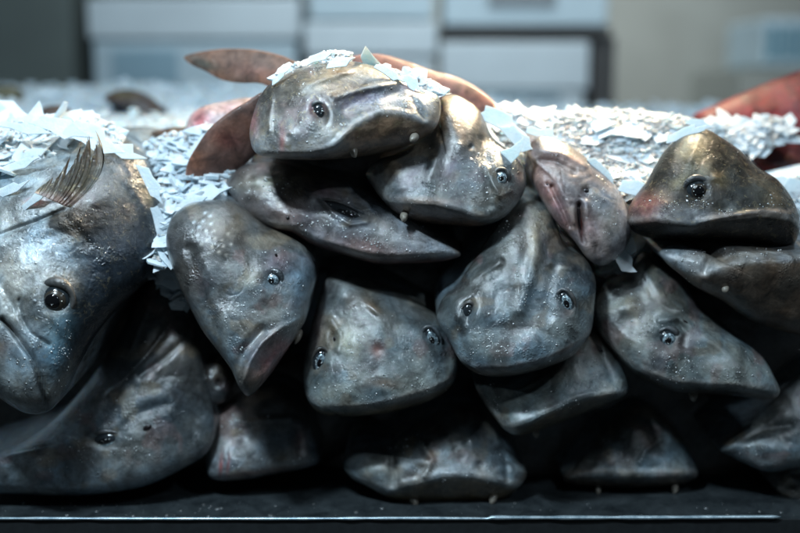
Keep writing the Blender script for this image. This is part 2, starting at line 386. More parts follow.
b = Body([(722, 448), (736, 434), (748, 425), (767, 408), (785, 390), (810, 370), (850, 360), (880, 400), (870, 450), (830, 466), (800, 466), (770, 471), (750, 464), (732, 455)],
         (795, 430), .02, .03, snout=110, tilt=(0, -.45), seed=8, base=(.085, .10, .11),
         feats=[('b', 770, 448, 14, 10, 0, 2), ('l', [(745, 440), (765, 430), (790, 425)], 5, -3)], paint=[(765, 462, 40, 5, 5, (.18, .2, .21), .8)])
r = fish('shark', 'dark grey shark head cut off by the right edge, just above the tray corner', GS, 'shark', b)
droplets(b, r, [(752, 448, 10, 6, 30), (790, 420, 12, 14, 30)])

b = Body([(775, 488), (782, 477), (795, 472), (815, 470), (840, 478), (845, 500), (810, 508), (788, 502)], (808, 489), .03, .014, snout=180, tilt=(0, -.3), seed=9, base=(.12, .11, .1), L=.1, nr=40, nt=90,
         feats=[('b', 792, 484, 4, 4, 0, -3)])
r = fish('shark', 'tip of a snout in the right tray corner under the cut-off dark head', GS, 'shark', b)

# ---- third row
b = Body([(478, 384), (500, 390), (522, 388), (545, 374), (568, 353), (589, 334), (602, 341), (614, 357), (622, 374), (626, 389), (621, 397), (605, 405), (583, 413), (560, 422), (538, 430), (520, 434), (508, 430), (497, 418), (486, 402)],
         (555, 398), -.018, .028, snout=110, tilt=(0, -.5), seed=12, base=(.14, .165, .17), psn=5,
         fold=[(478, 392), (490, 408), (503, 425), (515, 427), (530, 421), (550, 411), (570, 402), (590, 396), (610, 394), (626, 394)], foldk=1.3, ventral=(.10, .08, .05),
         feats=[('b', 530, 388, 30, 12, -24, -10), ('l', [(592, 338), (603, 356), (612, 380)], 3, -2.5), ('b', 600, 350, 5, 4, 30, -3), ('b', 578, 372, 14, 18, 30, 3)],
         paint=[(596, 376, 26, 18, -20, (.27, .30, .30), .8)])
r = fish('shark', 'grey shark snout with a long thin curved lip, wedged beneath the central heads', GS, 'shark', b)
add_flap(b, r, 536, 433, 4.5, 4, 0, .0); add_hole(b, r, 601, 351, 4, 2.2, 25, 'nostril')
droplets(b, r, [(592, 372, 8, 22, 50), (560, 402, 25, 8, 40), (494, 405, 6, 12, 18)])

b = Body([(330, 277), (320, 305), (311, 338), (306, 371), (309, 396), (322, 411), (345, 414), (372, 413), (399, 408), (429, 399), (447, 387), (455, 370), (455, 350), (447, 329), (432, 314), (399, 294), (366, 280), (348, 273)],
         (382, 350), -.003, .036, snout=95, tilt=(0, -.42), seed=13, base=(.125, .145, .15), psn=6,
         fold=[(306, 398), (322, 408), (345, 409), (375, 406), (399, 400), (429, 391), (450, 382)], foldk=1.2, ventral=(.13, .10, .06),
         feats=[('eye', 320, 362, 7, 12, 12), ('eye', 432, 339, 7, 12, -25), ('b', 345, 294, 9, 9, 0, 4), ('b', 334, 339, 4, 7, -15, -4), ('l', [(330, 320), (340, 333), (338, 350)], 4, 2), ('b', 374, 309, 9, 4, 40, 3), ('b', 379, 350, 5, 5, 0, -1.5),
                ('b', 384, 376, 12, 6, -15, 1.2), ('b', 420, 320, 20, 8, 30, -5), ('b', 355, 345, 10, 12, 0, 2), ('b', 447, 352, 5, 12, -10, -3)],
         paint=[(350, 343, 12, 14, 0, (.26, .24, .17), .75), (378, 351, 7, 8, 0, (.20, .09, .07), .75), (345, 292, 9, 9, 0, (.22, .21, .19), .7), (373, 308, 9, 4, 40, (.25, .2, .15), .6), (381, 383, 18, 5, 5, (.27, .22, .19), .5), (345, 408, 34, 4, 0, TAN, .5),
                (400, 305, 30, 12, 30, (.06, .07, .075), .8), (430, 375, 18, 16, 0, BLUE, .45), (335, 395, 25, 12, 0, (.17, .19, .18), .5), (316, 330, 7, 30, 10, (.09, .07, .09), .5)])  # dark band at the upper right is overhang shade painted on the skin
r = fish('shark', 'wide pale grey shark head in the pile centre, reddish spot between both eyes', GS, 'shark', b)
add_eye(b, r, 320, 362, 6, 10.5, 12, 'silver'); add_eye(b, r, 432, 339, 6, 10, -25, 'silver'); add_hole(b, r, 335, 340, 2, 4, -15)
droplets(b, r, [(360, 375, 35, 12, 90), (410, 370, 25, 18, 80), (350, 345, 10, 14, 40), (340, 395, 30, 8, 50), (400, 340, 15, 15, 25)])

b = Body([(530, 203), (549, 211), (557, 231), (566, 250), (583, 260), (593, 280), (592, 306), (588, 333), (571, 354), (541, 367), (508, 374), (480, 372), (463, 360), (451, 338), (440, 318), (446, 299), (459, 287), (474, 265), (486, 246), (500, 226), (513, 211)],
         (524, 308), -.03, .038, snout=95, tilt=(0, -.4), seed=14, base=(.10, .125, .14), psn=6,
         fold=[(440, 352), (463, 362), (480, 370), (508, 370), (541, 363), (571, 350), (590, 335)], foldk=1.2, ventral=(.10, .08, .06),
         feats=[('eye', 566, 303, 7, 12, -22), ('eye', 468, 306, 9, 9, 20), ('b', 468, 314, 5, 10, 15, -5), ('l', [(534, 225), (536, 250), (528, 285), (520, 310)], 6, 2.6), ('l', [(455, 330), (462, 345), (470, 362)], 4, -3), ('b', 516, 330, 16, 14, -20, -3.5), ('l', [(558, 255), (550, 285), (548, 315)], 6, -2), ('l', [(500, 262), (470, 280)], 4, 2.5), ('b', 583, 310, 6, 20, 5, -2), ('l', [(552, 262), (572, 268)], 4, 2.5)],
         paint=[(534, 238, 6, 26, 0, (.22, .19, .13), .6), (516, 330, 18, 12, -20, (.05, .055, .06), .8), (550, 335, 20, 22, 0, (.15, .19, .22), .5), (480, 350, 20, 15, 0, (.14, .18, .20), .5), (500, 372, 60, 3, 0, (.2, .17, .14), .6), (505, 235, 12, 20, 20, (.07, .08, .08), .6)])
r = fish('shark', 'large dark grey shark head right of centre, narrow hump behind, wet open eye', GS, 'shark', b)
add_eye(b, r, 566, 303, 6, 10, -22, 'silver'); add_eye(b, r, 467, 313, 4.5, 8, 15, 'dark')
droplets(b, r, [(519, 285, 5, 20, 50), (550, 310, 16, 20, 90), (510, 350, 40, 12, 90), (560, 285, 12, 8, 30), (490, 340, 18, 14, 40), (505, 225, 14, 16, 30)])

b = Body([(594, 311), (599, 295), (609, 281), (626, 274), (638, 258), (653, 258), (676, 277), (692, 297), (702, 313), (730, 335), (757, 354), (770, 374), (776, 390), (766, 397), (733, 394), (708, 392), (676, 390), (653, 382), (634, 371), (615, 351), (600, 331)],
         (665, 337), .0, .036, snout=60, tilt=(0, -.45), seed=15, base=(.125, .145, .15), psn=5,
         fold=[(594, 345), (615, 350), (634, 368), (653, 377), (676, 384), (708, 386), (733, 387), (776, 391)], foldk=1.3, ventral=(.06, .05, .04),
         feats=[('eye', 667, 338, 11, 10, 20), ('l', [(678, 322), (686, 333), (683, 345)], 3, -2.5), ('l', [(692, 325), (676, 318), (660, 320)], 4, 2.5), ('l', [(645, 270), (660, 292), (680, 310)], 5, 2.5), ('b', 625, 308, 16, 8, -20, 2.5), ('b', 745, 372, 16, 8, 30, 2), ('b', 715, 355, 15, 12, 30, -2), ('b', 640, 350, 15, 10, 30, 2), ('l', [(700, 330), (740, 365)], 5, 1.5)],
         paint=[(624, 303, 16, 7, -15, (.26, .23, .17), .5), (650, 290, 14, 8, 40, (.17, .14, .11), .5), (640, 355, 25, 14, 35, (.2, .22, .22), .5), (735, 375, 28, 10, 20, (.10, .13, .15), .5)])
r = fish('shark', 'long grey shark head pointing lower right with one round pale-rimmed eye', GS, 'shark', b)
add_eye(b, r, 667, 339, 8, 8, 20, 'silver'); add_flap(b, r, 693, 395, 6, 5, 0, -.005); add_hole(b, r, 685, 322, 4, 1.6, 35)
droplets(b, r, [(640, 330, 22, 20, 70), (690, 362, 30, 14, 80), (740, 372, 18, 10, 40), (622, 300, 10, 8, 30), (665, 375, 25, 6, 40)])

b = Body([(172, 224), (184, 211), (203, 204), (227, 203), (245, 213), (266, 228), (294, 240), (308, 255), (314, 274), (309, 297), (304, 318), (296, 332), (283, 352), (267, 375), (250, 392), (240, 385), (231, 366), (218, 348), (203, 328), (190, 304), (179, 279), (169, 249)],
         (245, 288), -.03, .038, snout=70, tilt=(.25, -.38), seed=16, base=(.11, .122, .13), psn=4.5,
         feats=[('eye', 272, 280, 9, 9, 0), ('l', [(304, 318), (282, 328), (262, 343), (250, 362), (242, 384)], 3.2, 3.2), ('l', [(300, 330), (280, 345), (262, 368)], 6, -4.5), ('l', [(262, 330), (246, 348), (238, 366)], 5, -4), ('b', 277, 257, 3, 4.5, 0, -1.5), ('b', 215, 232, 24, 22, 30, 3), ('b', 296, 300, 10, 22, 10, 2), ('l', [(190, 250), (200, 290), (215, 330)], 7, -3), ('b', 300, 280, 6, 8, 0, 1.5)],
         paint=[(216, 222, 20, 12, 20, (.19, .175, .14), .5), (251, 278, 9, 10, 0, (.22, .19, .13), .6), (252, 240, 8, 6, 20, (.24, .2, .15), .5), (277, 262, 12, 10, 0, (.22, .14, .15), .5), (298, 290, 14, 34, 5, BLUE, .6), (270, 360, 16, 22, 35, (.20, .085, .085), .85), (284, 344, 10, 8, 30, (.26, .13, .13), .7), (190, 290, 16, 40, -10, (.06, .065, .07), .7)]
         + [(x + .0, y + .0, 1.7, 1.3, -20, (.42, .43, .42), .9) for x, y in [(192, 231), (199, 227), (194, 222), (203, 221), (210, 216), (211, 224), (198, 235), (206, 231), (214, 231), (207, 240), (215, 238), (222, 240), (212, 247), (219, 252), (223, 246), (205, 213), (228, 234), (231, 244), (201, 244), (226, 255)]])
r = fish('shark', 'grey shark head with white spots on its back and a reddish folded snout', GS, 'shark', b)
add_eye(b, r, 272, 280, 7, 7, 0, 'silver'); add_hole(b, r, 276, 256, 1.6, 3.2, 0); add_flap(b, r, 298, 337, 3.6, 7, 25, -.02)
droplets(b, r, [(240, 310, 16, 14, 60), (275, 262, 14, 12, 30), (285, 322, 14, 10, 60), (256, 290, 8, 14, 40), (243, 345, 4, 12, 25), (290, 300, 14, 20, 30)])

b = Body([(200, 378), (206, 366), (218, 362), (228, 372), (232, 388), (224, 402), (210, 404), (202, 394)], (216, 384), .04, .012, snout=90, tilt=(0, -.3), seed=19, base=(.03, .028, .028), L=.1, nr=40, nt=90, feats=[('b', 219, 382, 3, 4, 20, -4)])
r = fish('shark', 'dark stub of a shark snout showing in the gap under the white-spotted head', GS, 'shark', b)

# ---- second row
b = Body([(229, 184), (246, 167), (273, 164), (302, 170), (318, 175), (345, 182), (375, 197), (402, 213), (428, 231), (447, 244), (456, 254), (436, 260), (402, 262), (374, 262), (345, 254), (316, 245), (293, 233), (273, 228), (247, 212), (233, 196)],
         (325, 215), .012, .034, snout=40, tilt=(0, -.45), seed=20, base=(.125, .125, .135), psn=4.5,
         fold=[(229, 225), (273, 226), (293, 229), (316, 240), (345, 250), (374, 256), (402, 257), (433, 256), (453, 254)], foldk=1.2, ventral=(.14, .08, .075),
         feats=[('eye', 345, 212, 24, 8, 24), ('l', [(318, 196), (333, 212), (350, 224), (366, 222)], 3, 2.6), ('l', [(245, 185), (268, 175), (300, 176)], 5, 2), ('l', [(250, 178), (285, 186)], 3, -1.5), ('b', 285, 215, 18, 10, 20, 2), ('b', 400, 242, 20, 8, 20, 1.5)],
         paint=[(270, 182, 28, 8, -8, (.23, .2, .13), .6), (290, 212, 25, 12, 20, (.22, .18, .19), .6), (360, 245, 45, 8, 10, (.24, .16, .17), .6), (390, 240, 25, 10, 20, (.17, .2, .23), .5), (322, 190, 18, 8, 25, PURP, .5)])
r = fish('shark', 'pinkish grey shark head under the topmost one, with a long dark slanting eye slit', GS, 'shark', b)
add_eye(b, r, 346, 213, 20, 5.5, 24, 'crescent'); add_hole(b, r, 288, 218, 2, 2, 0, 'nostril')
droplets(b, r, [(320, 222, 18, 10, 80), (385, 238, 30, 10, 100), (350, 220, 18, 6, 50), (265, 190, 22, 12, 50), (410, 252, 20, 4, 30)])

b = Body([(444, 96), (459, 96), (480, 111), (492, 136), (510, 151), (523, 166), (526, 185), (517, 204), (502, 219), (480, 226), (450, 225), (420, 222), (399, 215), (384, 202), (372, 186), (366, 173), (378, 160), (400, 152), (420, 138), (436, 120), (438, 105)],
         (450, 172), .0, .036, snout=100, tilt=(0, -.45), seed=21, base=(.095, .105, .11), psn=5.5,
         fold=[(366, 185), (381, 200), (399, 202), (435, 204), (459, 211), (486, 221), (526, 222)], foldk=1.3, ventral=(.13, .09, .07),
         feats=[('eye', 501, 178, 8, 9, 0), ('l', [(486, 165), (492, 182), (500, 196), (510, 192)], 2.8, 2.2), ('l', [(482, 140), (488, 170), (490, 205)], 5, -3), ('b', 385, 180, 10, 16, 40, -3), ('l', [(440, 145), (430, 180)], 6, 2), ('b', 471, 147, 2, 2, 0, -2), ('l', [(445, 100), (452, 125), (460, 145)], 8, 2)],
         paint=[(447, 105, 6, 14, 0, (.27, .24, .17), .7), (470, 120, 14, 22, 20, (.12, .10, .085), .7), (448, 170, 8, 12, 20, PURP, .8), (410, 180, 10, 16, 30, PURP, .6), (470, 188, 14, 12, 0, (.12, .15, .18), .6), (385, 190, 14, 12, 40, (.18, .2, .21), .6), (430, 201, 40, 4, 3, (.22, .17, .15), .5)])
r = fish('shark', 'smooth grey shark head just right of the topmost one, bright blue-white eye', GS, 'shark', b)
add_eye(b, r, 501, 178, 6, 6.5, 0, 'silver'); add_flap(b, r, 404, 217, 5, 4.5, 10, -.03); add_hole(b, r, 471, 147, 1.2, 1.2)
droplets(b, r, [(440, 192, 40, 10, 45), (478, 175, 14, 18, 50), (430, 160, 20, 15, 20)])

b = Body([(531, 163), (527, 150), (537, 137), (558, 140), (579, 152), (600, 169), (616, 186), (628, 207), (632, 226), (628, 244), (616, 259), (601, 266), (587, 258), (575, 242), (560, 227), (545, 206), (533, 182)],
         (580, 203), .0, .032, snout=70, tilt=(0, -.35), seed=22, base=(.21, .18, .185), psn=3, L=.1,
         feats=[('b', 586, 191, 4, 4, 0, -3), ('l', [(579, 205), (579, 222), (584, 242)], 2.8, -6), ('l', [(586, 203), (588, 222), (594, 240)], 4, 2), ('l', [(552, 187), (560, 203), (570, 226)], 2.6, -4), ('l', [(558, 182), (567, 202), (574, 222)], 4, 2), ('l', [(541, 160), (556, 162), (574, 172)], 3, -3), ('l', [(538, 150), (560, 152), (585, 165)], 4, 2.5), ('b', 547, 184, 1.6, 1.6, 0, -2)],
         paint=[(556, 205, 9, 30, -25, (.34, .17, .17), .7), (590, 225, 12, 22, -10, (.22, .12, .12), .5), (610, 220, 14, 34, -10, (.15, .165, .175), .8), (575, 170, 26, 10, 25, (.34, .29, .28), .7), (605, 245, 18, 12, 0, (.10, .10, .11), .6), (565, 160, 18, 6, 10, (.33, .22, .2), .5), (581, 224, 2, 20, -4, (.06, .015, .012), .9)])
r = fish('shark', 'pinkish upturned shark snout beside the white ice, showing a mouth slit and nostril', GS, 'shark', b)
add_hole(b, r, 586, 191, 3.4, 3.2, 0, 'nostril'); add_hole(b, r, 547.5, 184.5, 1.3, 1.3, 0, 'nostril'); add_hole(b, r, 580, 220, 1.8, 14, -8, 'mouth')
droplets(b, r, [(600, 195, 12, 14, 40), (560, 150, 16, 6, 40), (610, 225, 12, 20, 25)])

b = Body([(663, 253), (676, 245), (698, 249), (711, 256), (722, 246), (746, 247), (778, 250), (810, 252), (850, 270), (860, 310), (830, 335), (790, 332), (750, 318), (723, 300), (698, 287), (683, 275), (671, 265)],
         (765, 284), -.035, .03, snout=90, tilt=(0, -.5), seed=23, base=(.17, .18, .19), psn=4,
         fold=[(663, 258), (685, 270), (701, 277), (730, 266), (759, 260), (790, 259), (860, 262)], foldk=.9, ventral=(.085, .062, .045),
         feats=[('l', [(711, 255), (704, 272)], 4, -3), ('b', 690, 260, 12, 8, 30, 3), ('l', [(722, 250), (760, 253), (800, 256)], 3, 1.5)],
         paint=[(700, 265, 26, 8, 20, (.34, .37, .39), .8), (750, 252, 40, 5, 3, (.3, .32, .33), .6)])
r = fish('shark', 'upturned shark snout with pale rim and brown underside, below the mottled golden fish', GS, 'shark', b)
add_flap(b, r, 725, 289, 4, 4, 0)
droplets(b, r, [(740, 252, 40, 4, 60), (690, 262, 16, 8, 30), (683, 283, 14, 6, 12)])

# ---- top row
b = Body([(250, 140), (251, 121), (262, 93), (281, 76), (311, 65), (345, 61), (371, 65), (403, 76), (421, 88), (438, 96), (441, 110), (438, 124), (430, 134), (414, 143), (396, 150), (358, 157), (319, 160), (279, 159), (257, 154)],
         (345, 112), -.025, .04, snout=80, tilt=(0, -.5), seed=24, base=(.12, .12, .118), psn=5,
         fold=[(250, 152), (274, 156), (313, 155), (333, 148), (344, 138), (355, 127), (379, 114), (403, 114), (424, 123), (441, 126)], foldk=.85, ventral=(.17, .125, .09),
         feats=[('eye', 318, 110, 9, 10, -10), ('b', 322, 117, 5, 7, 0, -5), ('l', [(335, 97), (365, 88), (395, 82)], 4, 3), ('l', [(300, 88), (325, 78), (350, 70)], 4, 2.5), ('l', [(345, 108), (370, 96), (400, 92)], 5, -2.5), ('b', 410, 90, 9, 7, 0, 3), ('l', [(262, 100), (258, 135)], 3, -2), ('l', [(272, 92), (268, 130)], 3, 2), ('b', 290, 135, 14, 10, 0, 2), ('l', [(412, 98), (425, 118)], 3, -2.5), ('b', 288, 137, 3, 3, 0, -2)],
         paint=[(366, 99, 24, 7, -8, (.10, .08, .12), .85), (410, 88, 9, 6, 0, (.16, .06, .07), .7), (315, 106, 10, 9, 0, (.16, .06, .075), .6), (345, 72, 26, 8, 0, TAN, .6), (310, 85, 20, 10, -20, (.22, .22, .19), .5), (300, 145, 40, 9, 0, (.34, .36, .38), .7), (282, 140, 3, 12, 0, (.35, .08, .07), .6), (253, 122, 5, 14, 0, (.35, .14, .15), .6), (430, 105, 9, 9, 0, (.3, .32, .34), .6), (390, 105, 22, 5, 0, (.3, .3, .3), .6)])
r = fish('shark', 'topmost shark head of the pile, blotched purple and tan, arched brown underside', GS, 'grouper', b)
add_eye(b, r, 319, 112, 5.5, 6.5, -10, 'dark'); add_flap(b, r, 353, 150, 7.5, 4.5, -20, -.055); add_flap(b, r, 414, 138, 5, 4.5, 40, -.05); add_hole(b, r, 391, 89, 1.5, 1.2)
droplets(b, r, [(345, 80, 45, 12, 90), (310, 125, 30, 18, 60), (400, 100, 20, 8, 40)])
top_root = r
b = Body([(628, 212), (634, 198), (646, 182), (656, 164), (667, 148), (684, 134), (704, 129), (721, 137), (741, 151), (759, 168), (778, 180), (793, 200), (800, 221), (797, 239), (786, 249), (761, 247), (732, 243), (690, 241), (650, 238), (631, 229)],
         (722, 195), -.005, .042, snout=90, tilt=(0, -.42), seed=25, base=(.022, .021, .019), psn=5, grad=False,
         fold=[(630, 222), (657, 221), (676, 225), (693, 227), (721, 221), (761, 216), (789, 220), (800, 226)], foldk=1.5, ventral=(.010, .009, .009),
         feats=[('eye', 696, 190, 13, 13, 0), ('b', 716, 177, 6, 4, 0, 2.5), ('l', [(700, 222), (730, 215), (765, 210), (790, 214)], 3, 2.2), ('b', 724, 210, 7, 5, 0, -2.5), ('b', 655, 207, 12, 12, 0, 2), ('l', [(735, 160), (760, 185), (785, 205)], 4, 1.5), ('l', [(700, 135), (690, 160)], 5, 2)],
         paint=[(693, 150, 12, 18, 20, (.27, .24, .16), .8), (705, 168, 6, 12, 30, (.25, .22, .16), .7), (720, 180, 8, 8, 0, (.16, .13, .08), .6), (646, 208, 16, 12, 0, (.16, .065, .06), .85), (686, 214, 24, 7, 0, (.17, .175, .18), .8), (728, 208, 14, 6, 10, (.09, .10, .10), .7), (770, 195, 20, 10, 40, (.11, .095, .07), .7), (680, 182, 12, 6, -30, (.18, .16, .10), .6), (745, 214, 50, 3, -5, (.3, .27, .26), .5)])
r = fish('rock_cod', 'mottled black and gold fish head with a bulging dark eye, right of the ice', None, 'blackgold', b)
add_eye(b, r, 697, 191, 9.5, 9, 0, 'gold')
add_hole(b, r, 724, 212, 2.4, 1.6, 0, 'nostril')
droplets(b, r, [(724, 211, 9, 5, 40), (697, 203, 12, 4, 25), (740, 150, 6, 5, 12), (770, 205, 20, 8, 30), (665, 205, 12, 8, 30)])

# ---- big silver fish
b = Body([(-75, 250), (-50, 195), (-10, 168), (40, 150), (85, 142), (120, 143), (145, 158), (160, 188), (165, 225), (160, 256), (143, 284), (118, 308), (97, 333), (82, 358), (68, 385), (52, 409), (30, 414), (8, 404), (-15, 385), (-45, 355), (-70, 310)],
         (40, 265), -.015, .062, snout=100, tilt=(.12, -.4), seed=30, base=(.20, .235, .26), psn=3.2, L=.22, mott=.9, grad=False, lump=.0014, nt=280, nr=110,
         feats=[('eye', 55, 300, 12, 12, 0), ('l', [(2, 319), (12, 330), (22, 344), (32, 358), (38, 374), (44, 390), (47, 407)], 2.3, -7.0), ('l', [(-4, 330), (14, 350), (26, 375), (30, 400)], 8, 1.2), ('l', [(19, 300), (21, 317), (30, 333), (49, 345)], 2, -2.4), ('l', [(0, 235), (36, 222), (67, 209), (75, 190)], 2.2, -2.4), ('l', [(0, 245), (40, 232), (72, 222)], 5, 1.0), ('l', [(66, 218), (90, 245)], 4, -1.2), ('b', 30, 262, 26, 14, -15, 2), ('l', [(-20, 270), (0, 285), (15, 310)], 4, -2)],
         paint=[(40, 385, 3, 24, -20, (.01, .012, .014), 1.3), (27, 350, 3, 16, -35, (.01, .012, .014), 1.1), (10, 327, 2.4, 10, -45, (.015, .018, .02), 1.0), (138, 225, 54, 80, 25, (.012, .017, .023), 2.0), (115, 180, 34, 26, 0, (.04, .052, .062), 1.0), (108, 312, 34, 62, 32, (.014, .02, .027), 2.2), (20, 270, 36, 26, -15, (.36, .38, .38), .7), (15, 370, 18, 26, 20, (.33, .37, .38), .6), (36, 202, 9, 4, 0, (.45, .12, .14), .6), (58, 340, 12, 26, 10, (.14, .30, .40), .6), (70, 228, 16, 12, 20, (.10, .08, .055), .7), (56, 284, 18, 8, 0, (.12, .10, .08), .7), (3, 345, 14, 14, 0, (.22, .17, .15), .5), (75, 190, 20, 16, 0, (.2, .17, .17), .5)])  # dark right side: shade painted in as back pigment; mouth groove darkened too
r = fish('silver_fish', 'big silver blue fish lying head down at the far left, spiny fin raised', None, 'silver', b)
add_eye(b, r, 55, 300, 12.5, 12.5, 0, 'gold'); 
droplets(b, r, [(62, 340, 9, 30, 110), (20, 370, 18, 22, 60), (55, 300, 12, 12, 20), (30, 250, 30, 18, 90), (80, 225, 18, 16, 60)], (.35, 1.1))
silver = r; silver_b = b

# ------------------------------------------------------------------ fins: thick blades with rays
def sheet(out, c, Y0, th, tilt, base, raydir=None, nt=120, nr=22, seed=0, curve=0.0, paint=(), rays=0):
    o = catmull(out, nt) if len(out) < 60 else np.array(out, float); nt = len(o); cx, cy = c
    r = np.linspace(0, 1, nr + 1)[1:] ** .8
    px = np.concatenate([[cx], (cx + r[:, None] * (o[None, :, 0] - cx)).ravel()]); py = np.concatenate([[cy], (cy + r[:, None] * (o[None, :, 1] - cy)).ravel()])
    rr = np.concatenate([[0], np.repeat(r, nt)])
    Yc = Y0 + tilt[0] * (px - cx) * .001 + tilt[1] * (py - cy) * .001 + curve * ((px - cx) ** 2 + (py - cy) ** 2) * 1e-6
    half = th * np.sqrt(np.clip(1 - rr ** 2, 0, 1)) * .5 + .0004 * (rr < 1)
    if rays:
        a = math.radians(raydir); u = -(px - cx) * math.sin(a) + (py - cy) * math.cos(a)
        half = half * (1 + .35 * np.sin(u * rays))
    Vf = at(px, py, Yc - half); Vb = at(px, py, Yc + half); n = len(Vf)
    F = [[0, 1 + (j + 1) % nt, 1 + j] for j in range(nt)] + [[n, n + 1 + j, n + 1 + (j + 1) % nt] for j in range(nt)]
    for i in range(nr - 1):
        a0 = 1 + i * nt
        for j in range(nt):
            k = (j + 1) % nt
            F.append([a0 + j, a0 + k, a0 + nt + k, a0 + nt + j]); F.append([n + a0 + k, n + a0 + j, n + a0 + nt + j, n + a0 + nt + k])
    a0 = 1 + (nr - 1) * nt
    F += [[a0 + j, a0 + (j + 1) % nt, n + a0 + (j + 1) % nt, n + a0 + j] for j in range(nt)]
    q = np.stack([px * .03, py * .03, np.full_like(px, seed)], -1)
    colr = np.array(base)[None] * (1 + .4 * fbm(q * 2, 3))[:, None]
    for (x, y, rx, ry, an, cc, st) in paint:
        g = np.clip(gau(px, py, x, y, rx, ry, an) * st, 0, 1)[:, None]; colr = colr * (1 - g) + np.array(cc) * g
    return np.concatenate([Vf, Vb]), F, np.clip(np.concatenate([colr, colr]), .004, .9)

def poly(pts, per=6):
    """dense closed polyline with sharp corners kept"""
    r = []
    for (x0, y0), (x1, y1) in zip(pts, pts[1:] + pts[:1]):
        for k in range(per): r.append((x0 + (x1 - x0) * k / per, y0 + (y1 - y0) * k / per))
    return r
# raised spiny fin of the silver fish
def rayfin():
    nu, nv = 110, 30; ctrl = [(0, (34, 193), (38, 188), (42, 185)), (.25, (45, 197), (54, 186), (58, 172)), (.45, (53, 201), (70, 182), (76, 145)), (.7, (60, 204), (88, 176), (85, 131)), (1, (70, 208), (124, 168), (93, 126))]
    us = [c[0] for c in ctrl]; U = np.linspace(0, 1, nu)
    def ip(k, j): return np.interp(U, us, [c[k][j] for c in ctrl])
    B = [np.stack([ip(k, 0), ip(k, 1)], -1) for k in (1, 2, 3)]
    ph = (U * 5.0) % 1.0; Ln = 1 - np.array([.2, .34, .42, .3, .36, .3])[np.minimum((U * 5).astype(int), 5)] * (1 - ph ** .8) * (U > .02) - .05 * np.abs(vnoise(np.stack([U * 23, U * 0, U * 0], -1))); Ln = Ln * (1 - .06 * np.abs(np.sin(U * 95)))
    t = np.linspace(0, 1, nv)[:, None] * Ln[None]; t = t[..., None]
    P2 = (1 - t) ** 2 * B[0] + 2 * t * (1 - t) * B[1] + t * t * B[2]
    px, py = P2[..., 0], P2[..., 1]; vv = t[..., 0]
    Y = -.082 + .018 * vv - .0012 * np.abs(np.sin(U * 5 * math.pi * 2 + 1))[None] - .0003 * np.sin(U * 140)[None] * np.ones_like(px)
    th = .0016 * (1 - .75 * vv)
    A = at(px, py, Y - th).reshape(-1, 3); Bk = at(px, py, Y + th).reshape(-1, 3); n = len(A); F = []
    for i in range(nv - 1):
        for j in range(nu - 1):
            q = [i * nu + j, i * nu + j + 1, (i + 1) * nu + j + 1, (i + 1) * nu + j]; F.append(q[::-1]); F.append([n + k for k in q])
    edge = [j for j in range(nu)] + [i * nu + nu - 1 for i in range(1, nv)] + [(nv - 1) * nu + j for j in range(nu - 2, -1, -1)] + [i * nu for i in range(nv - 2, 0, -1)]
    for k in range(len(edge)): a_, b_ = edge[k], edge[(k + 1) % len(edge)]; F.append([a_, b_, n + b_, n + a_])
    c = np.array((.045, .038, .025)) * (1 + .5 * fbm(np.stack([px * .1, py * .1, px * 0], -1).reshape(-1, 3), 3))[:, None]
    k = (np.clip((U - .86) / .1, 0, 1)[None] * np.ones_like(px)).reshape(-1, 1) * .8; c = c * (1 - k) + np.array((.17, .155, .13)) * k
    k = np.clip(1 - vv * 4, 0, 1).reshape(-1, 1) * .8; c = c * (1 - k) + np.array((.22, .16, .15)) * k
    return np.concatenate([A, Bk]), F, np.clip(np.concatenate([c, c]), .004, .9)
V, F, c = rayfin()
fin = mesh('dorsal_fin', V, F, M['finray'], silver, col=c)
# pectoral fins of the topmost shark
V, F, c = sheet([(184, 57), (200, 52), (225, 49), (255, 50), (285, 57), (306, 70), (318, 90), (290, 96), (262, 84), (240, 83), (222, 80), (205, 71), (192, 65)], (250, 67), .10, .012, (-.5, -.5), (.13, .075, .055), seed=4, paint=[(255, 72, 26, 8, 10, (.20, .085, .06), .6), (205, 64, 16, 5, 20, (.05, .06, .05), .7)])
mesh('pectoral_fin', V, F, M['fin'], top_root, col=c)
V, F, c = sheet([(186, 187), (187, 165), (197, 146), (210, 128), (228, 113), (246, 102), (266, 92), (280, 110), (272, 135), (258, 152), (240, 168), (215, 182), (196, 189)], (234, 140), .03, .014, (.3, .2), (.10, .05, .038), seed=5, paint=[(205, 150, 8, 34, 38, (.17, .085, .06), .8), (228, 140, 14, 8, 20, (.14, .03, .025), .5)])
mesh('pectoral_fin', V, F, M['fin'], top_root, col=c)

def blob(name, label, cat, mat, group=None, **kw):
    kw.setdefault('grad', False)
    b = Body(**kw); o = mesh(name, b.V, b.F, M[mat], loc=b.base_loc, col=b.col); tag(o, label, cat, group); return o, b
# shark body with raised red-brown fin behind the top
b = Body([(350, 88), (352, 68), (368, 58), (395, 62), (420, 76), (440, 100), (430, 118), (380, 118)], (395, 92), .11, .02, tilt=(0, -.4), seed=33, base=(.10, .06, .05), L=.12, nr=40, nt=100)
r = empty('shark', b.base_loc); tag(r, 'shark behind the topmost head, only its smooth red-brown back and fin showing', 'fish', GS)
mesh('back', b.V, b.F, M['fin'], r, col=b.col)
V, F, c = sheet([(346, 59), (375, 54), (405, 61), (430, 70), (458, 78), (480, 90), (496, 106), (486, 116), (455, 112), (420, 100), (380, 82), (355, 72)], (425, 85), .10, .012, (.2, -.5), (.16, .07, .055), seed=6, paint=[(470, 95, 30, 8, 25, (.2, .085, .065), .7)])
mesh('pectoral_fin', V, F, M['fin'], r, col=c)
